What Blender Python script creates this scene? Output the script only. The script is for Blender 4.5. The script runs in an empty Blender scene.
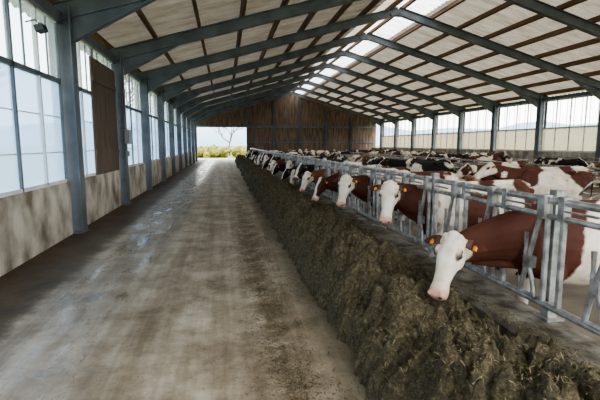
import bpy, bmesh, math, random
from mathutils import Vector, Matrix, noise
random.seed(7)
S=bpy.context.scene
COL=S.collection
try: S.view_settings.look='AgX - Medium High Contrast'
except Exception: pass

# ---------------------------------------------------------------- materials
def newmat(name):
    m=bpy.data.materials.new(name); m.use_nodes=True
    nt=m.node_tree; b=nt.nodes['Principled BSDF']
    return m,nt,b
def N(nt,t,**kw):
    n=nt.nodes.new(t)
    for k,v in kw.items():
        if k in n.inputs: n.inputs[k].default_value=v
        else: setattr(n,k,v)
    return n
def ramp(nt,stops):
    r=nt.nodes.new('ShaderNodeValToRGB'); e=r.color_ramp.elements
    while len(e)<len(stops): e.new(0.5)
    for i,(p,c) in enumerate(stops):
        e[i].position=p; e[i].color=(c[0],c[1],c[2],1)
    return r
def noisy(name,c1,c2,scale=3,rough=.7,metal=0,stretch=(1,1,1),bump=.2,bscale=40,lo=.35,hi=.65,bdist=.01):
    m,nt,b=newmat(name); L=nt.links.new
    tc=N(nt,'ShaderNodeTexCoord'); mp=N(nt,'ShaderNodeMapping'); mp.inputs['Scale'].default_value=stretch
    L(tc.outputs['Object'],mp.inputs['Vector'])
    n=N(nt,'ShaderNodeTexNoise',Scale=scale,Detail=8.0); L(mp.outputs[0],n.inputs['Vector'])
    r=ramp(nt,[(lo,c1),(hi,c2)]); L(n.outputs[0],r.inputs[0]); L(r.outputs[0],b.inputs['Base Color'])
    n2=N(nt,'ShaderNodeTexNoise',Scale=bscale,Detail=6.0); L(tc.outputs['Object'],n2.inputs['Vector'])
    bp=N(nt,'ShaderNodeBump',Strength=bump,Distance=bdist); L(n2.outputs[0],bp.inputs['Height']); L(bp.outputs[0],b.inputs['Normal'])
    b.inputs['Roughness'].default_value=rough; b.inputs['Metallic'].default_value=metal
    return m
M_steel=noisy('painted_steel',(.085,.10,.12),(.14,.158,.18),scale=2,rough=.5,bump=.05)
M_galv=noisy('galvanised_steel',(.16,.155,.145),(.42,.415,.405),scale=9,rough=.42,metal=.5,bump=.08)
M_wallconc=noisy('concrete_wall',(.16,.14,.11),(.56,.53,.46),scale=2.4,rough=.85,stretch=(1,1,.7),bump=.35,bscale=25,lo=.32,hi=.64)
M_curb=noisy('curb_concrete',(.055,.045,.032),(.25,.23,.195),scale=5,rough=.8,bump=.6,bscale=30)
M_wood=noisy('wood_planks',(.09,.06,.042),(.22,.155,.11),scale=3,rough=.8,stretch=(2,6,.3),bump=.2)
M_door=noisy('weathered_boards',(.08,.06,.045),(.17,.13,.10),scale=3,rough=.8,stretch=(2,6,.3),bump=.2)
M_purlin=noisy('purlin_timber',(.10,.055,.03),(.19,.11,.065),scale=3,rough=.8,stretch=(4,.3,4),bump=.1)
M_penfloor=noisy('pen_floor',(.06,.05,.035),(.20,.17,.125),scale=1.5,rough=.7,bump=.5,bscale=10)
M_dark=noisy('dark_plastic',(.02,.02,.022),(.04,.04,.045),rough=.4)
M_grey=noisy('grey_plastic',(.25,.25,.26),(.3,.3,.31),rough=.4)
M_white=noisy('white_frame_paint',(.6,.62,.63),(.72,.73,.74),rough=.5)
M_grass=noisy('grass_field',(.06,.10,.02),(.20,.21,.06),scale=.3,rough=.9,bump=.4,bscale=5)
M_hill=noisy('distant_hill',(.20,.28,.34),(.30,.38,.44),scale=.01,rough=1)
M_bush=noisy('bush_foliage',(.10,.13,.02),(.38,.30,.06),scale=3,rough=.8,bump=1,bscale=9,bdist=.1)
M_bark=noisy('tree_bark',(.08,.06,.045),(.15,.12,.09),rough=.9)
M_gravel=noisy('gravel',(.30,.28,.24),(.45,.43,.39),scale=3,rough=.9)

def roofmat(name,c1,c2,tr,ttint):
    m,nt,b=newmat(name); L=nt.links.new
    tc=N(nt,'ShaderNodeTexCoord'); mp=N(nt,'ShaderNodeMapping'); mp.inputs['Scale'].default_value=(.30,1.6,1)
    L(tc.outputs['Object'],mp.inputs['Vector'])
    n=N(nt,'ShaderNodeTexNoise',Scale=1.8,Detail=9.0,Roughness=.72); L(mp.outputs[0],n.inputs['Vector'])
    r=ramp(nt,[(.35,c1),(.65,c2)]); L(n.outputs[0],r.inputs[0])
    sx=N(nt,'ShaderNodeSeparateXYZ'); L(tc.outputs['Object'],sx.inputs[0])
    fr=N(nt,'ShaderNodeMath',operation='PINGPONG'); L(sx.outputs[1],fr.inputs[0]); fr.inputs[1].default_value=.525
    ls=N(nt,'ShaderNodeMapRange'); L(fr.outputs[0],ls.inputs[0]); ls.inputs[1].default_value=.0; ls.inputs[2].default_value=.035; ls.inputs[3].default_value=.55; ls.inputs[4].default_value=1
    mu=N(nt,'ShaderNodeMix',data_type='RGBA',blend_type='MULTIPLY'); mu.inputs[0].default_value=1; L(r.outputs[0],mu.inputs[6]); L(ls.outputs[0],mu.inputs[7])
    L(mu.outputs[2],b.inputs['Base Color'])
    b.inputs['Roughness'].default_value=.7
    t=N(nt,'ShaderNodeBsdfTranslucent')
    tm=N(nt,'ShaderNodeMix',data_type='RGBA',blend_type='MULTIPLY'); tm.inputs[0].default_value=1; tm.inputs[6].default_value=(*ttint,1)
    r2=ramp(nt,[(.3,(.55,.5,.42)),(.65,(1,1,1))]); L(n.outputs[0],r2.inputs[0]); L(r2.outputs[0],tm.inputs[7]); L(tm.outputs[2],t.inputs[0])
    mx=N(nt,'ShaderNodeMixShader'); mx.inputs[0].default_value=tr
    L(b.outputs[0],mx.inputs[1]); L(t.outputs[0],mx.inputs[2]); L(mx.outputs[0],nt.nodes['Material Output'].inputs[0])
    return m
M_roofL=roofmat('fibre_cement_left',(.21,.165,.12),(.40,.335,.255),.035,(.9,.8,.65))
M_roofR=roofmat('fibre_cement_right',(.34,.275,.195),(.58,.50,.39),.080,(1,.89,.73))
M_roofS=roofmat('ridge_rooflight',(.7,.7,.68),(.8,.8,.78),.6,(1,1,1))
M_roofT=roofmat('ridge_rooflight_tan',(.45,.36,.25),(.62,.52,.38),.22,(1,.9,.75))  # browner, less translucent version of the ridge sheet, left of the ridge

def panemat(name,col,alpha):
    m,nt,b=newmat(name); L=nt.links.new
    tr=N(nt,'ShaderNodeBsdfTransparent'); tr.inputs[0].default_value=(*col,1)
    t=N(nt,'ShaderNodeBsdfTranslucent'); t.inputs[0].default_value=(*col,1)
    g=N(nt,'ShaderNodeBsdfGlossy',Roughness=.25); g.inputs[0].default_value=(.8,.85,.9,1)
    m1=N(nt,'ShaderNodeMixShader'); m1.inputs[0].default_value=alpha
    L(tr.outputs[0],m1.inputs[1]); L(t.outputs[0],m1.inputs[2])
    m2=N(nt,'ShaderNodeMixShader'); m2.inputs[0].default_value=.06
    L(m1.outputs[0],m2.inputs[1]); L(g.outputs[0],m2.inputs[2]); L(m2.outputs[0],nt.nodes['Material Output'].inputs[0])
    return m
M_paneL=panemat('polycarbonate_pane',(.60,.70,.82),.5)
M_paneC=panemat('clear_pane',(.85,.9,.93),.15)
M_net=panemat('wind_net',(.62,.56,.46),.35)

# lane floor
m,nt,b=newmat('lane_concrete'); L=nt.links.new; M_floor=m
tc=N(nt,'ShaderNodeTexCoord'); sx=N(nt,'ShaderNodeSeparateXYZ'); L(tc.outputs['Object'],sx.inputs[0])
n1=N(nt,'ShaderNodeTexNoise',Scale=1.6,Detail=12.0,Roughness=.78); L(tc.outputs['Object'],n1.inputs['Vector'])
mp=N(nt,'ShaderNodeMapping'); mp.inputs['Scale'].default_value=(3.6,.16,1); L(tc.outputs['Object'],mp.inputs['Vector'])
n2=N(nt,'ShaderNodeTexNoise',Scale=1.0,Detail=9.0,Roughness=.68); L(mp.outputs[0],n2.inputs['Vector'])
r1=ramp(nt,[(.34,(.15,.115,.078)),(.5,(.33,.275,.205)),(.66,(.50,.44,.35))]); L(n1.outputs[0],r1.inputs[0])
r2=ramp(nt,[(.38,(.50,.45,.38)),(.6,(1,1,1))]); L(n2.outputs[0],r2.inputs[0])
mm=N(nt,'ShaderNodeMix',data_type='RGBA',blend_type='MULTIPLY'); mm.inputs[0].default_value=.85
L(r1.outputs[0],mm.inputs[6]); L(r2.outputs[0],mm.inputs[7])
sa=N(nt,'ShaderNodeMath',operation='SUBTRACT'); L(sx.outputs[0],sa.inputs[0]); sa.inputs[1].default_value=.42
sb=N(nt,'ShaderNodeMath',operation='ABSOLUTE'); L(sa.outputs[0],sb.inputs[0])
sc=N(nt,'ShaderNodeMapRange'); L(sb.outputs[0],sc.inputs[0]); sc.inputs[1].default_value=.05; sc.inputs[2].default_value=.38; sc.inputs[3].default_value=1; sc.inputs[4].default_value=0
n5=N(nt,'ShaderNodeTexNoise',Scale=2.6,Detail=9.0,Roughness=.7); L(tc.outputs['Object'],n5.inputs['Vector'])
sd_=N(nt,'ShaderNodeMapRange'); L(n5.outputs[0],sd_.inputs[0]); sd_.inputs[1].default_value=.43; sd_.inputs[2].default_value=.57
se=N(nt,'ShaderNodeMath',operation='MULTIPLY'); L(sc.outputs[0],se.inputs[0]); L(sd_.outputs[0],se.inputs[1])
m0=N(nt,'ShaderNodeMix',data_type='RGBA'); L(se.outputs[0],m0.inputs[0]); L(mm.outputs[2],m0.inputs[6]); m0.inputs[7].default_value=(.11,.08,.045,1)
ad=N(nt,'ShaderNodeMath',operation='MULTIPLY_ADD'); L(n1.outputs[0],ad.inputs[0]); ad.inputs[1].default_value=.6; L(sx.outputs[0],ad.inputs[2])
mr=N(nt,'ShaderNodeMapRange'); L(ad.outputs[0],mr.inputs[0]); mr.inputs[1].default_value=-1.86; mr.inputs[2].default_value=-1.66; mr.inputs[3].default_value=1; mr.inputs[4].default_value=0
m3=N(nt,'ShaderNodeMix',data_type='RGBA'); L(mr.outputs[0],m3.inputs[0]); L(m0.outputs[2],m3.inputs[6]); 
r3=ramp(nt,[(.35,(.045,.03,.017)),(.65,(.12,.085,.052))]); L(n1.outputs[0],r3.inputs[0]); L(r3.outputs[0],m3.inputs[7])
mr2=N(nt,'ShaderNodeMapRange'); L(ad.outputs[0],mr2.inputs[0]); mr2.inputs[1].default_value=.95; mr2.inputs[2].default_value=1.5
m4=N(nt,'ShaderNodeMix',data_type='RGBA'); L(mr2.outputs[0],m4.inputs[0]); L(m3.outputs[2],m4.inputs[6]); m4.inputs[7].default_value=(.13,.10,.055,1)
L(m4.outputs[2],b.inputs['Base Color'])
ab=N(nt,'ShaderNodeMath',operation='ADD'); L(sx.outputs[0],ab.inputs[0]); ab.inputs[1].default_value=1.5
aa=N(nt,'ShaderNodeMath',operation='ABSOLUTE'); L(ab.outputs[0],aa.inputs[0])
wet=N(nt,'ShaderNodeMapRange'); L(aa.outputs[0],wet.inputs[0]); wet.inputs[1].default_value=.3; wet.inputs[2].default_value=.8; wet.inputs[3].default_value=.46; wet.inputs[4].default_value=0
mp3=N(nt,'ShaderNodeMapping'); mp3.inputs['Scale'].default_value=(2.2,.8,1); L(tc.outputs['Object'],mp3.inputs['Vector'])
n3=N(nt,'ShaderNodeTexNoise',Scale=1.6,Detail=9.0,Roughness=.75); L(mp3.outputs[0],n3.inputs['Vector'])
w2=N(nt,'ShaderNodeMapRange'); L(n3.outputs[0],w2.inputs[0]); w2.inputs[1].default_value=.38; w2.inputs[2].default_value=.58; w2.inputs[3].default_value=.3; w2.inputs[4].default_value=1
w3=N(nt,'ShaderNodeMath',operation='MULTIPLY'); L(wet.outputs[0],w3.inputs[0]); L(w2.outputs[0],w3.inputs[1])
w4=N(nt,'ShaderNodeMath',operation='SUBTRACT'); w4.inputs[0].default_value=.66; L(w3.outputs[0],w4.inputs[1]); L(w4.outputs[0],b.inputs['Roughness'])
nb=N(nt,'ShaderNodeTexNoise',Scale=30.0,Detail=8.0); L(tc.outputs['Object'],nb.inputs['Vector'])
bp=N(nt,'ShaderNodeBump',Strength=.25,Distance=.008); L(nb.outputs[0],bp.inputs['Height']); L(bp.outputs[0],b.inputs['Normal'])

# feed
m,nt,b=newmat('silage'); L=nt.links.new; M_feed=m
tc=N(nt,'ShaderNodeTexCoord')
n1=N(nt,'ShaderNodeTexNoise',Scale=28.0,Detail=10.0,Roughness=.8); L(tc.outputs['Object'],n1.inputs['Vector'])
r1=ramp(nt,[(.36,(.014,.011,.005)),(.52,(.080,.063,.032)),(.68,(.24,.195,.105))]); L(n1.outputs[0],r1.inputs[0]); L(r1.outputs[0],b.inputs['Base Color'])
bp=N(nt,'ShaderNodeBump',Strength=.9,Distance=.03); L(n1.outputs[0],bp.inputs['Height']); L(bp.outputs[0],b.inputs['Normal'])
b.inputs['Roughness'].default_value=.9
m,nt,b=newmat('silage_stalk'); L=nt.links.new; M_stalk=m
g=N(nt,'ShaderNodeNewGeometry'); r1=ramp(nt,[(0,(.028,.022,.01)),(.6,(.11,.086,.042)),(1,(.33,.265,.145))]); L(g.outputs['Random Per Island'],r1.inputs[0]); L(r1.outputs[0],b.inputs['Base Color']); b.inputs['Roughness'].default_value=.8

# coat
m,nt,b=newmat('cow_coat'); L=nt.links.new; M_coat=m
at=N(nt,'ShaderNodeAttribute',attribute_name='coat'); tc=N(nt,'ShaderNodeTexCoord')
n1=N(nt,'ShaderNodeTexNoise',Scale=6.0,Detail=8.0); L(tc.outputs['Object'],n1.inputs['Vector'])
r1=ramp(nt,[(.3,(.66,.57,.45)),(.6,(1,1,1))]); L(n1.outputs[0],r1.inputs[0])
mx=N(nt,'ShaderNodeMix',data_type='RGBA',blend_type='MULTIPLY'); mx.inputs[0].default_value=.8; L(at.outputs['Color'],mx.inputs[6]); L(r1.outputs[0],mx.inputs[7])
L(mx.outputs[2],b.inputs['Base Color']); b.inputs['Roughness'].default_value=.7; b.inputs['Specular IOR Level'].default_value=.25
n2=N(nt,'ShaderNodeTexNoise',Scale=90.0,Detail=4.0); L(tc.outputs['Object'],n2.inputs['Vector'])
bp=N(nt,'ShaderNodeBump',Strength=.3,Distance=.006); L(n2.outputs[0],bp.inputs['Height']); L(bp.outputs[0],b.inputs['Normal'])
m,nt,b=newmat('cow_eye'); M_eye=m; b.inputs['Base Color'].default_value=(.008,.006,.005,1); b.inputs['Roughness'].default_value=.12
m,nt,b=newmat('ear_tag'); M_tag=m; b.inputs['Base Color'].default_value=(.75,.26,.03,1); b.inputs['Roughness'].default_value=.4
m,nt,b=newmat('nostril_dark'); M_nos=m; b.inputs['Base Color'].default_value=(.05,.02,.018,1); b.inputs['Roughness'].default_value=.5

# ---------------------------------------------------------------- mesh helpers
class B:
    def __init__(s): s.v=[]; s.f=[]; s.m=[]
    def add(s,vs,fs,mi=0):
        o=len(s.v); s.v+=[tuple(v) for v in vs]; s.f+=[tuple(i+o for i in f) for f in fs]; s.m+=[mi]*len(fs)
    def box(s,x0,x1,y0,y1,z0,z1,mi=0):
        vs=[(x,y,z) for x in (x0,x1) for y in (y0,y1) for z in (z0,z1)]
        s.add(vs,[(0,1,3,2),(4,6,7,5),(0,4,5,1),(2,3,7,6),(0,2,6,4),(1,5,7,3)],mi)
    def obox(s,c,ax,ay,az,mi=0):
        c=Vector(c); vs=[c+ax*i+ay*j+az*k for i in(-1,1) for j in(-1,1) for k in(-1,1)]
        s.add(vs,[(0,1,3,2),(4,6,7,5),(0,4,5,1),(2,3,7,6),(0,2,6,4),(1,5,7,3)],mi)
    def tube(s,p,r=.02,n=8,mi=0,up=Vector((0,0,1)),r2=None):
        p=[Vector(q) for q in p]; k=len(p)
        if not isinstance(r,(list,tuple)): r=[r]*k
        if r2 is None: r2=r
        vs=[];fs=[]
        for i in range(k):
            t=(p[min(i+1,k-1)]-p[max(i-1,0)]).normalized()
            sd=t.cross(up)
            if sd.length<.15: sd=t.cross(Vector((1,0,0)))
            sd.normalize(); u=sd.cross(t).normalized()
            for j in range(n):
                a=2*math.pi*j/n; vs.append(p[i]+sd*(math.cos(a)*r[i])+u*(math.sin(a)*r2[i]))
        for i in range(k-1):
            for j in range(n):
                a=i*n+j; c=i*n+(j+1)%n; fs.append((a,c,c+n,a+n))
        fs.append(tuple(range(n))[::-1]); fs.append(tuple(range((k-1)*n,k*n)))
        s.add(vs,fs,mi)
    def ell(s,c,a,b_,c_,mi=0,n=12,m=8):
        c=Vector(c);vs=[c+c_];fs=[]
        for i in range(1,m):
            t=math.pi*i/m
            for j in range(n):
                q=2*math.pi*j/n; vs.append(c+a*(math.sin(t)*math.cos(q))+b_*(math.sin(t)*math.sin(q))+c_*math.cos(t))
        vs.append(c-c_); last=len(vs)-1
        for j in range(n): fs.append((0,1+j,1+(j+1)%n))
        for i in range(m-2):
            for j in range(n):
                a0=1+i*n+j; a1=1+i*n+(j+1)%n; fs.append((a0,a0+n,a1+n,a1))
        for j in range(n): fs.append((last,1+(m-2)*n+(j+1)%n,1+(m-2)*n+j))
        s.add(vs,fs,mi)
    def mesh(s,name,mats,smooth=False):
        me=bpy.data.meshes.new(name); me.from_pydata(s.v,[],s.f)
        for q in mats: me.materials.append(q)
        me.polygons.foreach_set('material_index',s.m)
        if smooth: me.polygons.foreach_set('use_smooth',[True]*len(s.f))
        me.update(); return me
    def obj(s,name,mats,smooth=False,parent=None,fix=True):
        me=s.mesh(name,mats,smooth)
        if fix:
            bm=bmesh.new(); bm.from_mesh(me); bmesh.ops.recalc_face_normals(bm,faces=bm.faces); bm.to_mesh(me); bm.free()
        o=bpy.data.objects.new(name,me); COL.objects.link(o)
        if parent: o.parent=parent
        return o

# ---------------------------------------------------------------- barn
XL,XR,XC=-3.0,17.0,7.0
YE=48.6; Y0=-3.2; PZ=-.12
ZE=4.22; ZR=7.05; SL=(ZR-ZE)/10.0
FR=[9.17+4.07*k for k in range(-3,10)]
def zr(x): return ZR-SL*abs(x-XC)

g=B(); g.box(-3.25,2.5,Y0,YE+2,-.25,0); g.obj('floor',[M_floor])
g=B(); g.box(2.5,17.2,Y0,YE+.1,-.25,PZ); g.obj('floor_pen',[M_penfloor])

def hpost(g,x,y,z0,z1,dx=.2,dy=.15):
    t=.022
    g.box(x-dx,x-dx+t,y-dy,y+dy,z0,z1); g.box(x+dx-t,x+dx,y-dy,y+dy,z0,z1); g.box(x-dx+t,x+dx-t,y-.012,y+.012,z0,z1)
    g.box(x-dx-.03,x+dx+.03,y-dy-.03,y+dy+.03,z0,z0+.025)
for i,y in enumerate(FR):
    g=B()
    hpost(g,XL,y,0,ZE+.1); hpost(g,XR,y,PZ,ZE+.1)
    for sgn in(-1,1):
        a=Vector((XC+sgn*10.15,y,zr(XC+10.15))); b_=Vector((XC,y,ZR)); d=(b_-a); Ln=d.length; d.normalize()
        nrm=Vector((0,1,0)).cross(d).normalized()
        if nrm.z<0: nrm=-nrm
        c=(a+b_)/2; yy=Vector((0,1,0))
        g.obox(c+nrm*.15,d*(Ln/2),yy*.085,nrm*.011); g.obox(c-nrm*.15,d*(Ln/2),yy*.085,nrm*.011); g.obox(c,d*(Ln/2),yy*.008,nrm*.14)
        h0=a+d*.3-nrm*.16; h1=a+d*1.9-nrm*.16; h2=Vector((XC+sgn*9.82,y,ZE-.55))
        q=(h1-h2).normalized(); hn=yy.cross(q).normalized()
        g.obox((h1+h2)/2,q*((h1-h2).length/2),yy*.085,hn*.011)
        g.add([h0+yy*.008,h1+yy*.008,h2+yy*.008,h0-yy*.008,h1-yy*.008,h2-yy*.008],[(0,1,2),(5,4,3),(0,3,4,1),(1,4,5,2),(2,5,3,0)])
    g.obox((XC,y,ZR-.16),Vector((.35,0,0)),Vector((0,.085,0)),Vector((0,0,.05)))
    g.obj('portal_frame',[M_steel])
def panel(name,x0,x1,mat):
    off=.30; wl=.3; sp=8; n=int((YE+.6-Y0+.4)/wl*sp); vs=[];fs=[]
    xs=[x0+(x1-x0)*i/2 for i in range(3)]
    for j in range(n+1):
        y=Y0-.4+j*wl/sp; w=.028*math.cos(2*math.pi*j/sp)
        for x in xs: vs.append((x,y,zr(x)+off+.08+w))
    for j in range(n):
        for i in range(2):
            a=j*3+i; fs.append((a,a+1,a+4,a+3))
    g=B(); g.add(vs,fs); return g.obj(name,[mat],smooth=True,fix=False)
panel('roof_left',-3.9,6.2,M_roofL); panel('roof_right',8.3,17.9,M_roofR)
panel('rooflight_left',6.2,7.0,M_roofT); panel('rooflight_right',7.0,8.3,M_roofS)
g=B()
for sgn in(-1,1):
    for k in range(9):
        x=XC+sgn*(.25+k*1.235); z=zr(x)+.255
        d=Vector((1,0,-SL*sgn)).normalized(); nn=Vector((-d.z,0,d.x))
        g.obox((x,(Y0+YE)/2,z),d*.045,Vector((0,(YE-Y0)/2,0)),nn*.09)
g.obj('roof_purlins',[M_purlin])
g=B(); g.box(-3.14,-2.96,Y0,YE,ZE-.22,ZE-.02); g.box(16.94,17.14,Y0,YE,ZE-.15,ZE); g.obj('trim_1',[M_steel])

# left wall
g=B()
for i in range(len(FR)-1):
    g.box(-3.12,-2.98,FR[i]+.16,FR[i+1]-.16,0,1.02)
g.box(-3.12,-2.98,Y0,FR[0]-.16,0,1.02)
g.obj('wall_left',[M_wallconc])
for i in range(len(FR)-1):
    a,c=FR[i]+.16,FR[i+1]-.16
    f=B(); zb,zm,zt=1.02,2.92,ZE-.2
    door = (abs(FR[i]-9.17)<.1)
    def bar(y0,y1,z0,z1,mi=0,x0=-3.09,x1=-3.02): f.box(x0,x1,y0,y1,z0,z1,mi)
    bar(a,c,zb,zb+.06); bar(a,c,zm-.04,zm+.04,2); bar(a,c,zt-.06,zt)
    nb=4
    for j in range(nb+1):
        y=a+(c-a)*j/nb; bar(max(a,y-.025),min(c,y+.025),zb,zt,2 if j%2==0 else 0)
    for j in range(nb*2):
        if j%2: 
            y=a+(c-a)*j/(nb*2); bar(y-.01,y+.01,zm,zt,2,-3.07,-3.04)
    for z in (1.6,2.25): bar(a,c,z-.008,z+.008,0,-3.07,-3.05)
    f.box(-3.062,-3.058,a,c,zb,zm,3); f.box(-3.062,-3.058,a,c,zm,zt,4)
    if door:
        dm=a+(c-a)*.42
        y=dm
        while y<c-.01:
            f.box(-3.03,-2.99,y,min(y+.145,c),1.02,3.75,5); y+=.15
        f.box(-2.99,-2.96,dm,c,1.5,1.62,5); f.box(-2.99,-2.96,dm,c,3.2,3.32,5)
    f.obj('window_%d'%(i+1),[M_white,M_galv,M_steel,M_paneL,M_paneC,M_door])

# right wall
g=B(); g.box(16.95,17.1,Y0,YE,PZ,1.35); g.obj('wall_right',[M_wallconc])
for i in range(len(FR)-1):
    a,c=FR[i]+.16,FR[i+1]-.16; f=B()
    f.box(16.98,17.05,a,c,1.35,1.42); f.box(16.98,17.05,a,c,2.55,2.62,0); f.box(16.98,17.05,a,c,ZE-.25,ZE-.15)
    for j in range(5):
        y=a+(c-a)*j/4; f.box(16.99,17.04,max(a,y-.025),min(c,y+.025),1.35,ZE-.15,0 if j%2 else 1)
    for j in range(8):
        y=a+(c-a)*(j+.5)/8; f.box(17.0,17.02,y-.01,y+.01,2.6,ZE-.15,1)
    f.box(17.0,17.004,a,c,1.4,2.58,2)
    f.obj('window_%d'%(i+20),[M_white,M_galv,M_net])

# far gable wall (board on board)
g=B(); w=.2; x=-3.1; k=0
while x<17.1:
    z0=PZ if x>2.4 else 3.62
    zt=zr(x+w/2)+.3; dy=.03*(k%2)
    if zt>z0: g.box(x-.01,x+w+.01,YE+dy,YE+dy+.03,z0,zt)
    x+=w; k+=1
g.obj('wall_back',[M_wood])
g=B()
for x in (2.45,5.4,8.3,11.3,14.3): hpost(g,x,YE-.12,0,zr(x)-.1,.1,.1)
g.box(-3,17,YE-.12,YE-.02,3.55,3.75); g.box(2.5,17,YE-.10,YE-.02,1.9,2.0)
g.obj('gable_frame',[M_steel])
g=B(); g.box(-2.79,-2.67,13.02,13.3,1.75,2.15); g.tube([(-2.76,13.16,2.15),(-2.76,13.16,3.9)],.015,8); g.box(-2.79,-2.71,13.08,13.22,1.4,1.55)
g.obj('electrical_box',[M_grey])
g=B(); g.tube([(-3.0,7.6,3.62),(-2.86,7.6,3.66),(-2.80,7.6,3.6)],.012,8); g.obox((-2.78,7.6,3.53),Vector((.06,0,.02)),Vector((0,.10,0)),Vector((-.015,0,.045)))
g.obj('wall_floodlight',[M_dark])

# ---------------------------------------------------------------- curb, fence
g=B()
ny=160
xs=[(2.25,0),(2.25,.26),(2.28,.295),(2.40,.30),(2.6,.30),(2.70,.295),(2.72,.26),(2.72,PZ)]
vs=[];fs=[]
for j in range(ny+1):
    y=0.2+46.5*(j/ny)**1.7
    for (x,z) in xs:
        q=noise.noise(Vector((x*3,y*2.5,z*3)))*.016
        vs.append((x+q,y,z+q if z>0 else z))
k=len(xs)
for j in range(ny):
    for i in range(k-1):
        a=j*k+i; fs.append((a,a+k,a+k+1,a+1))
fs.append(tuple(range(k))); fs.append(tuple(range(ny*k,ny*k+k))[::-1])
g.add(vs,fs); g.obj('feed_curb',[M_curb])

FX=2.585; FY=3.45; PT=.7
g=B()
yend=45.5; ys=.9
for z,r in ((1.30,.030),(1.17,.024),(.43,.030)): g.tube([(FX,ys,z),(FX,yend,z)],r,10)
c=FY-PT*3; i=0
while c<yend-.5:
    n=8 if c<14 else 5
    g.tube([(FX,c+.17,.43),(FX,c+.17,1.30)],.025,n)
    g.tube([(FX,c-.36,.43),(FX,c-.36,1.30)],.025,n)
    x=FX-.035
    g.tube([(x,c-.13,.47),(x,c-.16,.62),(x,c-.33,1.22),(x,c-.33,1.26)],.022,n)
    g.tube([(x,c-.30,.47),(x,c-.27,.60),(x,c-.17,.82),(x,c-.165,1.0)],.02,n)
    g.tube([(x,c-.13,.47),(x,c-.30,.47)],.018,n)
    if c<20:
        g.box(FX-.06,FX+.02,c-.38,c-.30,1.15,1.34); g.box(FX-.06,FX+.01,c-.25,c-.17,.70,.80)
        g.tube([(FX-.02,c-.17,1.235),(FX-.02,c+.17,1.235)],.01,6)
        g.box(FX-.04,FX+.03,c+.14,c+.20,1.15,1.34)
    if i%3==0:
        g.box(FX+.03,FX+.11,c-.40,c-.32,.29,1.38); g.box(FX-.01,FX+.15,c-.45,c-.28,.298,.316)
        g.box(FX-.03,FX+.1,c-.40,c-.33,1.27,1.33)
    c+=PT; i+=1
g.obj('headlock_feed_fence',[M_galv],smooth=False)

def cubicle_row(x,y0,y1,dirx):
    g=B(); y=y0
    while y<y1:
        g.tube([(x,y,PZ),(x,y,1.15)],.03,8)
        g.tube([(x,y,.95),(x+dirx*1.55,y,.9),(x+dirx*1.75,y,.75),(x+dirx*1.75,y,.45),(x+dirx*1.55,y,.32),(x+dirx*.5,y,.32),(x,y,.5)],.024,8)
        y+=1.2
    g.tube([(x,y0,1.1),(x,y-1.2,1.1)],.025,8); g.tube([(x+dirx*.5,y0,.98),(x+dirx*.5,y-1.2,.98)],.02,8)
    g.obj('cubicle_divider_row',[M_galv])
cubicle_row(16.4,6,44,-1); cubicle_row(9.6,7.2,44,-1); cubicle_row(9.75,7.2,44,1)

# ---------------------------------------------------------------- silage mound
FEED_K=[9,11,13,15,17,18,20,22,24,25,27,29,30,32,34,35,38,40,42,44,46,49,52,55]
DIPS=[(1.70,3.24,.31)]+[(1.78,FY+PT*k-.2,.30) for k in FEED_K]
def feedh(x,y):
    edge=.16*noise.noise(Vector((0,y*1.0,4)))+.12*noise.noise(Vector((3,y*3.2,4)))+.05*noise.noise(Vector((3,y*9,4)))
    u=(x-.98-edge)/(1.28-edge)
    if u<=0: return -.03
    u=min(u,1)
    prof=math.sin(math.pi*min(1,u)**.72)**.65*.43 + .08*u
    p=Vector((x,y,0))
    l=noise.noise(p*1.7)*.16+noise.noise(p*3.6)*.19+(abs(noise.noise(p*7))-.12)*.22+(abs(noise.noise(p*15+Vector((5,2,1))))-.1)*.09+noise.noise(p*30)*.03
    h=max(-.03,prof*(1+.3*noise.noise(Vector((5,y*.8,1))))+l*min(1,u*6)*min(1,prof*6))
    for dx,dy,dz in DIPS:
        if abs(dy-y)<.4:
            q=dz+1.1*max(0,math.hypot(x-dx,y-dy)-.06)+.25*(l-.05)
            if q<h: h=q
    if x>2.1: h=min(h,.42-(x-2.1)*.5)
    return h
nx,ny=72,1200; vs=[];fs=[]
ylist=[1.0+45*(j/ny)**1.9 for j in range(ny+1)]
for y in ylist:
    for i in range(nx+1):
        x=.72+1.525*i/nx; vs.append((x,y,feedh(x,y)))
for j in range(ny):
    for i in range(nx):
        a=j*(nx+1)+i; fs.append((a,a+1,a+nx+2,a+nx+1))
g=B(); g.add(vs,fs)
def blade(x,y,z,l,w,tilt=.6):
    a=random.uniform(0,6.283); t=random.uniform(-tilt,tilt)
    d=Vector((math.cos(a)*math.cos(t),math.sin(a)*math.cos(t),math.sin(t)))*l/2
    s_=d.cross(Vector((random.uniform(-.5,.5),random.uniform(-.5,.5),1))).normalized()*w/2
    c=Vector((x,y,z+abs(d.z)*.6)); m_=c+Vector((0,0,l*.08))
    g.add([c-d-s_,c-d+s_,m_+s_,m_-s_,c+d+s_*.4,c+d-s_*.4],[(0,1,2,3),(3,2,4,5)],1)
for _ in range(38000):
    y=1.2+20*random.random()**2.2; x=random.uniform(.85,2.24); z=feedh(x,y)
    if z<0: continue
    blade(x,y,z+.004,random.uniform(.015,.05),random.uniform(.002,.005)*(1+y*.08))
for _ in range(6500):
    y=1.2+16*random.random()**1.8; x=2.25+abs(random.gauss(0,.11))
    if x<2.68: blade(x,y,.303,random.uniform(.015,.05),random.uniform(.002,.006)*(1+y*.08),.3)
g.obj('silage_feed_row',[M_feed,M_stalk],fix=False,smooth=False)
g=B()
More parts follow.
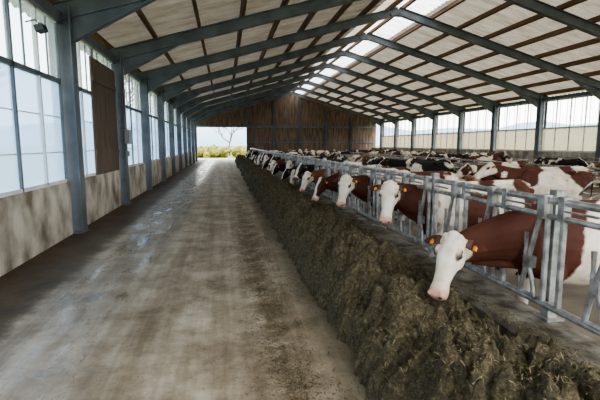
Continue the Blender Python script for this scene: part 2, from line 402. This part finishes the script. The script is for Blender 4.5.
for _ in range(13000):
    y=1.5+22*random.random()**1.8
    if random.random()<.7: x=1.02-abs(random.gauss(0,.22))
    else: x=random.gauss(.42,.12)+.08*math.sin(y*.7)
    if noise.noise(Vector((x*1.5,y*.9,9)))<-.02 and random.random()<.85: continue
    blade(x,y,.004,random.uniform(.012,.045),random.uniform(.002,.006)*(1+y*.06),.15)
for _ in range(170):
    cy=random.uniform(2.5,10); cx=random.gauss(.46,.14); r=random.uniform(.02,.09)
    for _ in range(int(900*r)): blade(cx+random.gauss(0,r),cy+random.gauss(0,r*1.4),.004+random.uniform(0,r*.25),random.uniform(.01,.04),random.uniform(.002,.006),.4)
for _ in range(2600):
    y=1.5+15*random.random()**1.5; x=random.uniform(-2.75,1.0); blade(x,y,.004,random.uniform(.01,.03),random.uniform(.002,.004),.1)
g.obj('scattered_hay',[M_stalk,M_stalk],fix=False)

# ---------------------------------------------------------------- cows
def lerp(a,b_,t): return a+(b_-a)*t
def sstep(a,b_,x):
    t=max(0,min(1,(x-a)/(b_-a))); return t*t*(3-2*t)
def cow_mesh(name,poll,yaw,pitch,seed,kind='red',voxel=.018,lying=False,face='white',bias=0.0,roll=0,neckdark=.5):
    rnd=random.Random(seed)
    g=B(); up=Vector((0,0,1)); dz=-.62 if lying else 0
    X=Vector((1,0,0));Yv=Vector((0,1,0))
    st=[(-.95,1.22,.07,.07),(-.90,1.20,.17,.15),(-.80,1.15,.26,.22),(-.62,1.08,.32,.25),(-.38,1.03,.355,.30),(-.1,.99,.40,.36),(.15,.98,.41,.37),(.4,1.0,.39,.32),(.6,1.02,.36,.26),(.76,1.03,.30,.21),(.87,1.04,.2,.14),(.93,1.05,.09,.07)]
    g.tube([(x,0,z+dz) for x,z,_,_ in st],[q[3] for q in st],24,r2=[q[2] for q in st])
    g.tube([(-.92,0,1.34+dz),(-.75,0,1.40+dz),(-.4,0,1.39+dz),(.1,0,1.375+dz),(.5,0,1.40+dz),(.72,0,1.33+dz)],[.035,.045,.05,.05,.06,.04],10)
    for s in(-1,1):
        g.ell((-.42,s*.23,1.31+dz),X*.09,Yv*.06,up*.05)
        g.ell((-.88,s*.11,1.27+dz),X*.05,Yv*.045,up*.05)
        g.ell((.55,s*.13,1.08+dz),X*.20,Yv*.125,up*.30,n=18,m=12)
        g.ell((-.6,s*.15,1.05+dz),X*.22,Yv*.13,up*.27,n=18,m=12)
    h=Vector((math.cos(yaw),math.sin(yaw),0)); d=(h*math.cos(pitch)-up*math.sin(pitch)).normalized()
    sd=up.cross(h).normalized(); n=(h*math.sin(pitch)+up*math.cos(pitch)).normalized()
    if roll:
        R=Matrix.Rotation(roll,3,d); sd=R@sd; n=R@n
    poll=Vector(poll)
    a=Vector((.55,0,1.08+dz)); e=poll+d*.09-n*.085
    b1=a+Vector((.38,0,.06 if poll.z>1.1+dz else -.02)); b2=e-h*.24-n*.03
    pts=[];rs=[];rz=[]
    for i in range(11):
        t=i/10; p=a*(1-t)**3+b1*3*t*(1-t)**2+b2*3*t*t*(1-t)+e*t**3
        pts.append(p); rs.append(lerp(.20,.088,t**.6)); rz.append(lerp(.34,.125,t**.7))
    g.tube(pts,rs,18,r2=rz)
    g.tube([pts[1]-up*.26,pts[4]-up*.22,pts[7]-up*.15],[.03,.028,.02],8,r2=[.10,.08,.05])
    hs=[(-.05,.055,.05,-.045),(-.02,.088,.078,-.05),(.03,.104,.100,-.055),(.09,.114,.122,-.062),(.155,.120,.136,-.068),(.21,.112,.135,-.066),(.27,.097,.12,-.060),(.34,.082,.10,-.050),(.41,.073,.086,-.043),(.46,.076,.08,-.040),(.50,.085,.078,-.040),(.54,.089,.073,-.040),(.57,.075,.058,-.041),(.59,.042,.03,-.041)]
    vs=[];fs=[];nn=24
    for q,w,dp,o in hs:
        for j in range(nn):
            al=2*math.pi*j/nn; ca,sa=math.cos(al),math.sin(al)
            ww=w*(1-.38*max(0,-sa)*(1 if q<.44 else .3))
            ca=math.copysign(abs(ca)**.8,ca); sa=math.copysign(abs(sa)**.9,sa)
            vs.append(poll+d*q+n*(o+dp*sa)+sd*(ww*ca))
    for i in range(len(hs)-1):
        for j in range(nn):
            a0=i*nn+j;c0=i*nn+(j+1)%nn; fs.append((a0,c0,c0+nn,a0+nn))
    fs.append(tuple(range(nn))[::-1]); fs.append(tuple(range((len(hs)-1)*nn,len(hs)*nn))); g.add(vs,fs)
    g.ell(poll+n*.015-d*.01,d*.05,sd*.06,n*.045)
    g.ell(poll+d*.50-n*.10,d*.055,sd*.045,n*.032)
    extra=B()
    for s in(-1,1):
        g.ell(poll+d*.15+sd*(s*.106)+n*.016,d*.055,sd*.030,n*.026)
        g.ell(poll+d*.17+sd*(s*.062)-n*.125,d*.10,sd*.045,n*.06)
        g.ell(poll+d*.552+sd*(s*.052)+n*.008,d*.030,sd*.030,n*.028)
        g.ell(poll+sd*(s*.07)+n*.015,d*.03,sd*.03,n*.035)
        eb=poll+d*.02+sd*(s*.085)-n*.035
        ex=(sd*s*.97-n*.12+d*.16).normalized()
        ep=[eb+ex*q for q in(0,.04,.08,.13,.17,.20,.225)]
        g.tube(ep,[.022,.020,.015,.012,.012,.011,.009],12,up=(d*.8+up*.35-n*.1).normalized(),r2=[.026,.045,.06,.062,.047,.028,.010])
        extra.ell(poll+d*.174+sd*(s*.116)+n*.008,d*.027,sd*.020,n*.021,0)
        extra.ell(poll+d*.580+sd*(s*.054)+n*.012,d*.012,sd*.015,n*.013,2)
        if s==1 or rnd.random()<.3:
            tp=eb+ex*.125+n*.020
            extra.obox(tp+d*.028,ex*.018,d*.021,n*.003,1)
            extra.ell(tp+d*.004,ex*.008,d*.008,n*.006,1,8,6)
    if not lying:
        for s in(-1,1):
            o=rnd.uniform(-.05,.05)
            g.tube([(.52,s*.17,.95),(.55,s*.17,.76),(.58+o*.3,s*.17,.62),(.59+o*.5,s*.17,.47),(.60+o*.6,s*.17,.40),(.585+o*.8,s*.17,.30),(.58+o,s*.17,.15),(.585+o,s*.17,.11),(.61+o,s*.17,.06),(.63+o,s*.17,.002)],
                   [.10,.09,.072,.055,.055,.04,.036,.044,.042,.052],12,up=X,r2=[.15,.115,.085,.058,.058,.042,.038,.046,.05,.062])
            g.tube([(-.58,s*.17,1.1),(-.50,s*.20,.88),(-.50,s*.2,.78),(-.60,s*.195,.66),(-.72,s*.19,.55),(-.76,s*.185,.49),(-.75,s*.185,.38),(-.73+o,s*.185,.2),(-.72+o,s*.185,.12),(-.69+o,s*.185,.06),(-.67+o,s*.185,.002)],
                   [.14,.13,.115,.085,.055,.05,.04,.037,.044,.042,.052],12,up=X,r2=[.24,.19,.155,.105,.07,.06,.046,.04,.046,.05,.062])
        g.ell((-.42,0,.66),X*.2,Yv*.15,up*.15)
        for s in(-1,1):
            for q in(-.5,-.34): g.tube([(q,s*.07,.56),(q,s*.07,.46)],[.022,.014],8)
        g.tube([(-.93,0,1.30),(-.99,0,1.24),(-1.02,0,1.0),(-1.01,0,.75),(-1.0,0,.6),(-1.0,0,.45),(-1.0,0,.34)],[.035,.03,.024,.02,.035,.04,.015],10,up=X)
    else:
        for s in(-1,1):
            g.tube([(.5,s*.2,.42),(.72,s*.2,.25),(.85,s*.2,.10),(.66,s*.22,.06),(.42,s*.24,.06)],[.11,.09,.06,.045,.05],12)
            g.tube([(-.6,s*.22,.45),(-.3,s*.33,.32),(-.12,s*.38,.14),(-.4,s*.42,.07),(-.62,s*.42,.06),(-.3,s*.44,.05)],[.18,.16,.09,.05,.05,.05],12)
        g.tube([(-.93,0,.66),(-1.0,.05,.4),(-.98,.15,.12),(-.8,.32,.05)],[.035,.026,.022,.035],10,up=X)
    me=g.mesh(name+'_raw',[]); bm=bmesh.new(); bm.from_mesh(me); bmesh.ops.recalc_face_normals(bm,faces=bm.faces); bm.to_mesh(me); bm.free()
    o=bpy.data.objects.new('tmp',me); COL.objects.link(o)
    r=o.modifiers.new('r','REMESH'); r.mode='VOXEL'; r.voxel_size=voxel
    sm=o.modifiers.new('s','SMOOTH'); sm.factor=.5; sm.iterations=5 if voxel<.012 else 3
    dg=bpy.context.evaluated_depsgraph_get(); ev=o.evaluated_get(dg)
    out=bpy.data.meshes.new_from_object(ev); bpy.data.objects.remove(o)
    if kind=='red': dk=Vector((.075,.024,.014))
    elif kind=='tan': dk=Vector((.15,.058,.027))
    else: dk=Vector((.013,.012,.012))
    wt=Vector((.76,.70,.60)); pink=Vector((.60,.33,.26)); sv=Vector((seed*3.1,seed*1.7,seed*.9))
    nv=len(out.vertices); cols=[0.0]*(nv*4)
    for i,v in enumerate(out.vertices):
        p=v.co; q=p-poll; s0=q.dot(d); l0=q.dot(sd); n0=q.dot(n); al=abs(l0)
        jit=noise.noise(p*7+sv)
        w_=noise.noise(Vector((p.x*1.6,p.y*1.1,p.z*1.4))+sv)+.3*noise.noise(p*4.5+sv)+.06*noise.noise(p*20)
        zz=p.z-dz
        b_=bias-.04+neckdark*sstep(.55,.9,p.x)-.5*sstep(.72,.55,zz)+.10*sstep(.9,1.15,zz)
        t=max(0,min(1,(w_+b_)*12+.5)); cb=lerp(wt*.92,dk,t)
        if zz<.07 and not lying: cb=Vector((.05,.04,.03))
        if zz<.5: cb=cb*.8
        if (p-Vector((-.42,0,.6))).length<.24 and not lying: cb=pink*.9
        ishead=(-.10<s0<.66 and al<.36 and -.30<n0<.15)
        c=cb
        if ishead:
            if face=='white': base=wt
            elif face=='blaze': base=lerp(wt,dk,sstep(.035,.05,al+.02*jit)*sstep(.47,.42,s0+.03*jit))
            elif face=='dark': base=lerp(wt,dk,sstep(.5,.46,s0))
            else: base=lerp(wt,dk,sstep(.06,.075,al+.03*jit)*sstep(.30,.26,s0+.05*jit))
            c=base.copy()
            if al>.122 and s0<.14: c=lerp(wt,dk,.93)
            pk=sstep(.480,.53,s0)
            c=lerp(c,(pink if kind!='black' else Vector((.06,.05,.05))),pk*.9)
            e_=(((s0-.174)/1.5)**2+(n0-.008)**2)**.5
            if al>.085: c=lerp(c,Vector((.08,.03,.022)),.9*sstep(.040,.024,e_))
            if s0>.40: c=lerp(c,Vector((.12,.06,.05)),.75*sstep(.010,.003,abs(n0+.078-.12*(s0-.58))))
            back=sstep(-.01,-.05,s0+.35*(n0+.10)+.03*jit) if n0<.0 else 0
            bl=max(back,sstep(-.19,-.24,n0))
            c=lerp(c,cb,bl)
            if al>.17: c=dk*1.0
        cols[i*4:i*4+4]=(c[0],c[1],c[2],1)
    at=out.color_attributes.new('coat','FLOAT_COLOR','POINT'); at.data.foreach_set('color',cols)
    out.materials.clear()
    for q in (M_coat,M_eye,M_tag,M_nos): out.materials.append(q)
    out.polygons.foreach_set('use_smooth',[True]*len(out.polygons))
    em=extra.mesh('x',[],True)
    bm=bmesh.new(); bm.from_mesh(out); nf=len(bm.faces); bm.from_mesh(em); bm.faces.ensure_lookup_table()
    for i in range(nf,len(bm.faces)): bm.faces[i].material_index=extra.m[i-nf]+1
    bmesh.ops.recalc_face_normals(bm,faces=bm.faces[nf:])
    for i in range(nf,len(bm.faces)): bm.faces[i].smooth=True
    bm.to_mesh(out); bm.free()
    out.name=name; return out
def place(me,x,y,rot,s=1.0):
    o=bpy.data.objects.new('cow',me); o.location=(x,y,PZ); o.rotation_euler=(0,0,rot); s*=.95; o.scale=(s,s,s); COL.objects.link(o); return o
PI=math.pi; CX=3.42; R_=math.radians
A=cow_mesh('cow_a',(1.55,.08,1.12),.62,R_(58),3,'red',.010,neckdark=.75,bias=-.14)
Bm=cow_mesh('cow_b',(1.33,.10,1.41),1.0,R_(58),8,'red',.012)
Cm=cow_mesh('cow_c',(1.35,.08,1.34),.9,R_(60),5,'red',.014,face='white')
D=cow_mesh('cow_d',(1.45,.05,1.15),.5,R_(64),11,'red',.018,face='blaze')
D2=cow_mesh('cow_d2',(1.50,.10,1.12),.9,R_(62),12,'red',.018,face='patch',bias=.05)
E=cow_mesh('cow_e',(1.50,.0,1.08),.2,R_(62),14,'black',.018,face='blaze')
E2=cow_mesh('cow_e2',(1.36,.1,1.38),.8,R_(50),15,'black',.018,face='blaze')
F=cow_mesh('cow_f',(1.45,.05,1.22),.7,R_(60),17,'tan',.018,face='white')
G=cow_mesh('cow_g',(1.38,.0,1.48),.3,R_(35),21,'red',.02,face='white')
H=cow_mesh('cow_h',(1.38,-.1,1.35),-.5,R_(45),25,'red',.02,face='patch')
I=cow_mesh('cow_i',(1.38,.1,1.42),.5,R_(40),29,'black',.02,face='blaze')
G2=cow_mesh('cow_g2',(1.40,.1,1.25),.6,R_(50),43,'tan',.02,face='white')
J=cow_mesh('cow_j',(1.2,.1,1.0),.4,R_(35),33,'red',.02,lying=True,face='white')
K=cow_mesh('cow_k',(1.2,-.1,1.0),-.4,R_(35),37,'tan',.02,lying=True,face='white')
K2=cow_mesh('cow_k2',(1.15,-.1,.95),.6,R_(35),41,'black',.02,lying=True,face='blaze')
place(A,CX,FY+.05,PI); place(Bm,CX,FY+PT*3,PI); place(Cm,CX,FY+PT*6-.05,PI)
MS=[D,F,E2,D2,E,Cm,E,F,E2,D,E,Cm,E2,D2,E,F,D,E,D2,E2,F,E,Cm,D]
for k,me in zip(FEED_K,MS): place(me,CX+random.uniform(-.03,.18),FY+PT*k+random.uniform(-.06,.06),PI,random.uniform(.93,1.03))
stand=[G,H,I,G2,I,G]; lie=[J,K,K2]
place(G,7.3,8.8,2.9); place(H,7.9,11.3,.25+PI); place(G2,12.0,8.9,.15); place(I,6.7,13.9,2.4)
for j in range(24):
    y=13.8+1.2*j
    for x,r in ((8.4,0),(11.0,PI),(14.9,0)):
        if random.random()<.32: continue
        me=random.choice(lie if random.random()<.5 else stand)
        if j%2==(0 if x!=11.0 else 1): place(me,x+(-.1 if x==8.4 else .1),y,r,random.uniform(.95,1.02))
for y in [16.6,19.2,22.0,24.8,27.6,30.4,33.5,37,41]:
    place(random.choice(stand),6.0+random.uniform(-.2,.3),y,random.choice([PI/2,-PI/2])+random.uniform(-.2,.2))
for y in [12,15.5,19,23,27.5,32,38]:
    place(random.choice(stand),13.0+random.uniform(-.1,.1),y,random.choice([PI/2,-PI/2])+random.uniform(-.15,.15),.97)

# ---------------------------------------------------------------- outside
g=B(); g.box(-400,400,-100,500,-.4,-.255); g.obj('ground',[M_grass])
g=B(); g.box(-4,3.5,YE+2,YE+9,-.255,-.06); g.obj('gravel_path',[M_gravel])
g=B(); vs=[];fs=[]; n=120
for i in range(n+1):
    a=2*PI*i/n; R=330
    hgt=22+14*noise.noise(Vector((math.cos(a)*2,math.sin(a)*2,3)))+5*noise.noise(Vector((math.cos(a)*9,math.sin(a)*9,3)))
    vs+=[(R*math.cos(a),R*math.sin(a)+100,-2),((R+60)*math.cos(a),(R+60)*math.sin(a)+100,hgt)]
for i in range(n): fs.append((2*i,2*i+2,2*i+3,2*i+1))
g.add(vs,fs); g.obj('hills',[M_hill],smooth=True)
def bush(x,y,s):
    g=B()
    for _ in range(14):
        c=Vector((random.gauss(0,.8),random.gauss(0,.6),random.uniform(.3,1.2)))*s
        g.ell(c,Vector((1,0,0))*s*.55,Vector((0,1,0))*s*.55,Vector((0,0,1))*s*.5,0,14,10)
    g.v=[tuple(Vector(v)*(1+.18*noise.noise(Vector(v)*4/s))) for v in g.v]
    for _ in range(1500):
        v=Vector(random.choice(g.v[:1600])); d=Vector((random.gauss(0,1),random.gauss(0,1),random.gauss(0,1))).normalized()*.09*s; e=d.cross(Vector((0,.3,1))).normalized()*.05*s
        g.add([v-d,v+e,v+d,v-e],[(0,1,2,3)])
    o=g.obj('bush',[M_bush],fix=False); o.location=(x,y,-.25)
bush(-1.8,62,1.1); bush(1.5,66,1.0); bush(4,63,1.2); bush(-5,64,1.3)
def tree(x,y,hh):
    g=B()
    def br(p,d,l,r,k):
        q=p+d*l; g.tube([p,p+d*l*.5+Vector((random.gauss(0,.03),random.gauss(0,.03),0))*l,q],[r,r*.85,r*.7],6)
        if k==0: return
        for _ in range(3):
            nd=(d+Vector((random.gauss(0,.45),random.gauss(0,.45),random.gauss(.1,.25)))).normalized(); br(q,nd,l*.75,r*.62,k-1)
    br(Vector((0,0,0)),Vector((0,0,1)),hh*.28,hh*.022,5)
    o=g.obj('bare_tree',[M_bark],fix=False); o.location=(x,y,-.25)
tree(0.8,74,8); tree(-9,40,9); tree(-14,24,8)

# ---------------------------------------------------------------- light
w=bpy.data.worlds.new('overcast_sky'); S.world=w; w.use_nodes=True; nt=w.node_tree; L=nt.links.new
bg=nt.nodes['Background']; tc=N(nt,'ShaderNodeTexCoord'); sx=N(nt,'ShaderNodeSeparateXYZ'); L(tc.outputs['Generated'],sx.inputs[0])
r=ramp(nt,[(0,(1,.985,.965)),(.15,(.98,.98,.97)),(.6,(.86,.93,1))]); L(sx.outputs[2],r.inputs[0]); L(r.outputs[0],bg.inputs[0]); bg.inputs[1].default_value=6.5
sl=bpy.data.lights.new('sun','SUN'); sl.energy=4.5; sl.angle=.5; sl.color=(1,.95,.87); so=bpy.data.objects.new('sun',sl); COL.objects.link(so)
so.rotation_euler=(R_(35),R_(32),0)

# ---------------------------------------------------------------- camera
cam=bpy.data.cameras.new('camera'); cam.sensor_width=36; cam.lens=433/600*36; cam.clip_end=2000; cam.clip_start=.05
co=bpy.data.objects.new('camera',cam); COL.objects.link(co); S.camera=co
co.location=(0,0,1.75); co.rotation_euler=(R_(90-7.37),0,R_(-9.75))
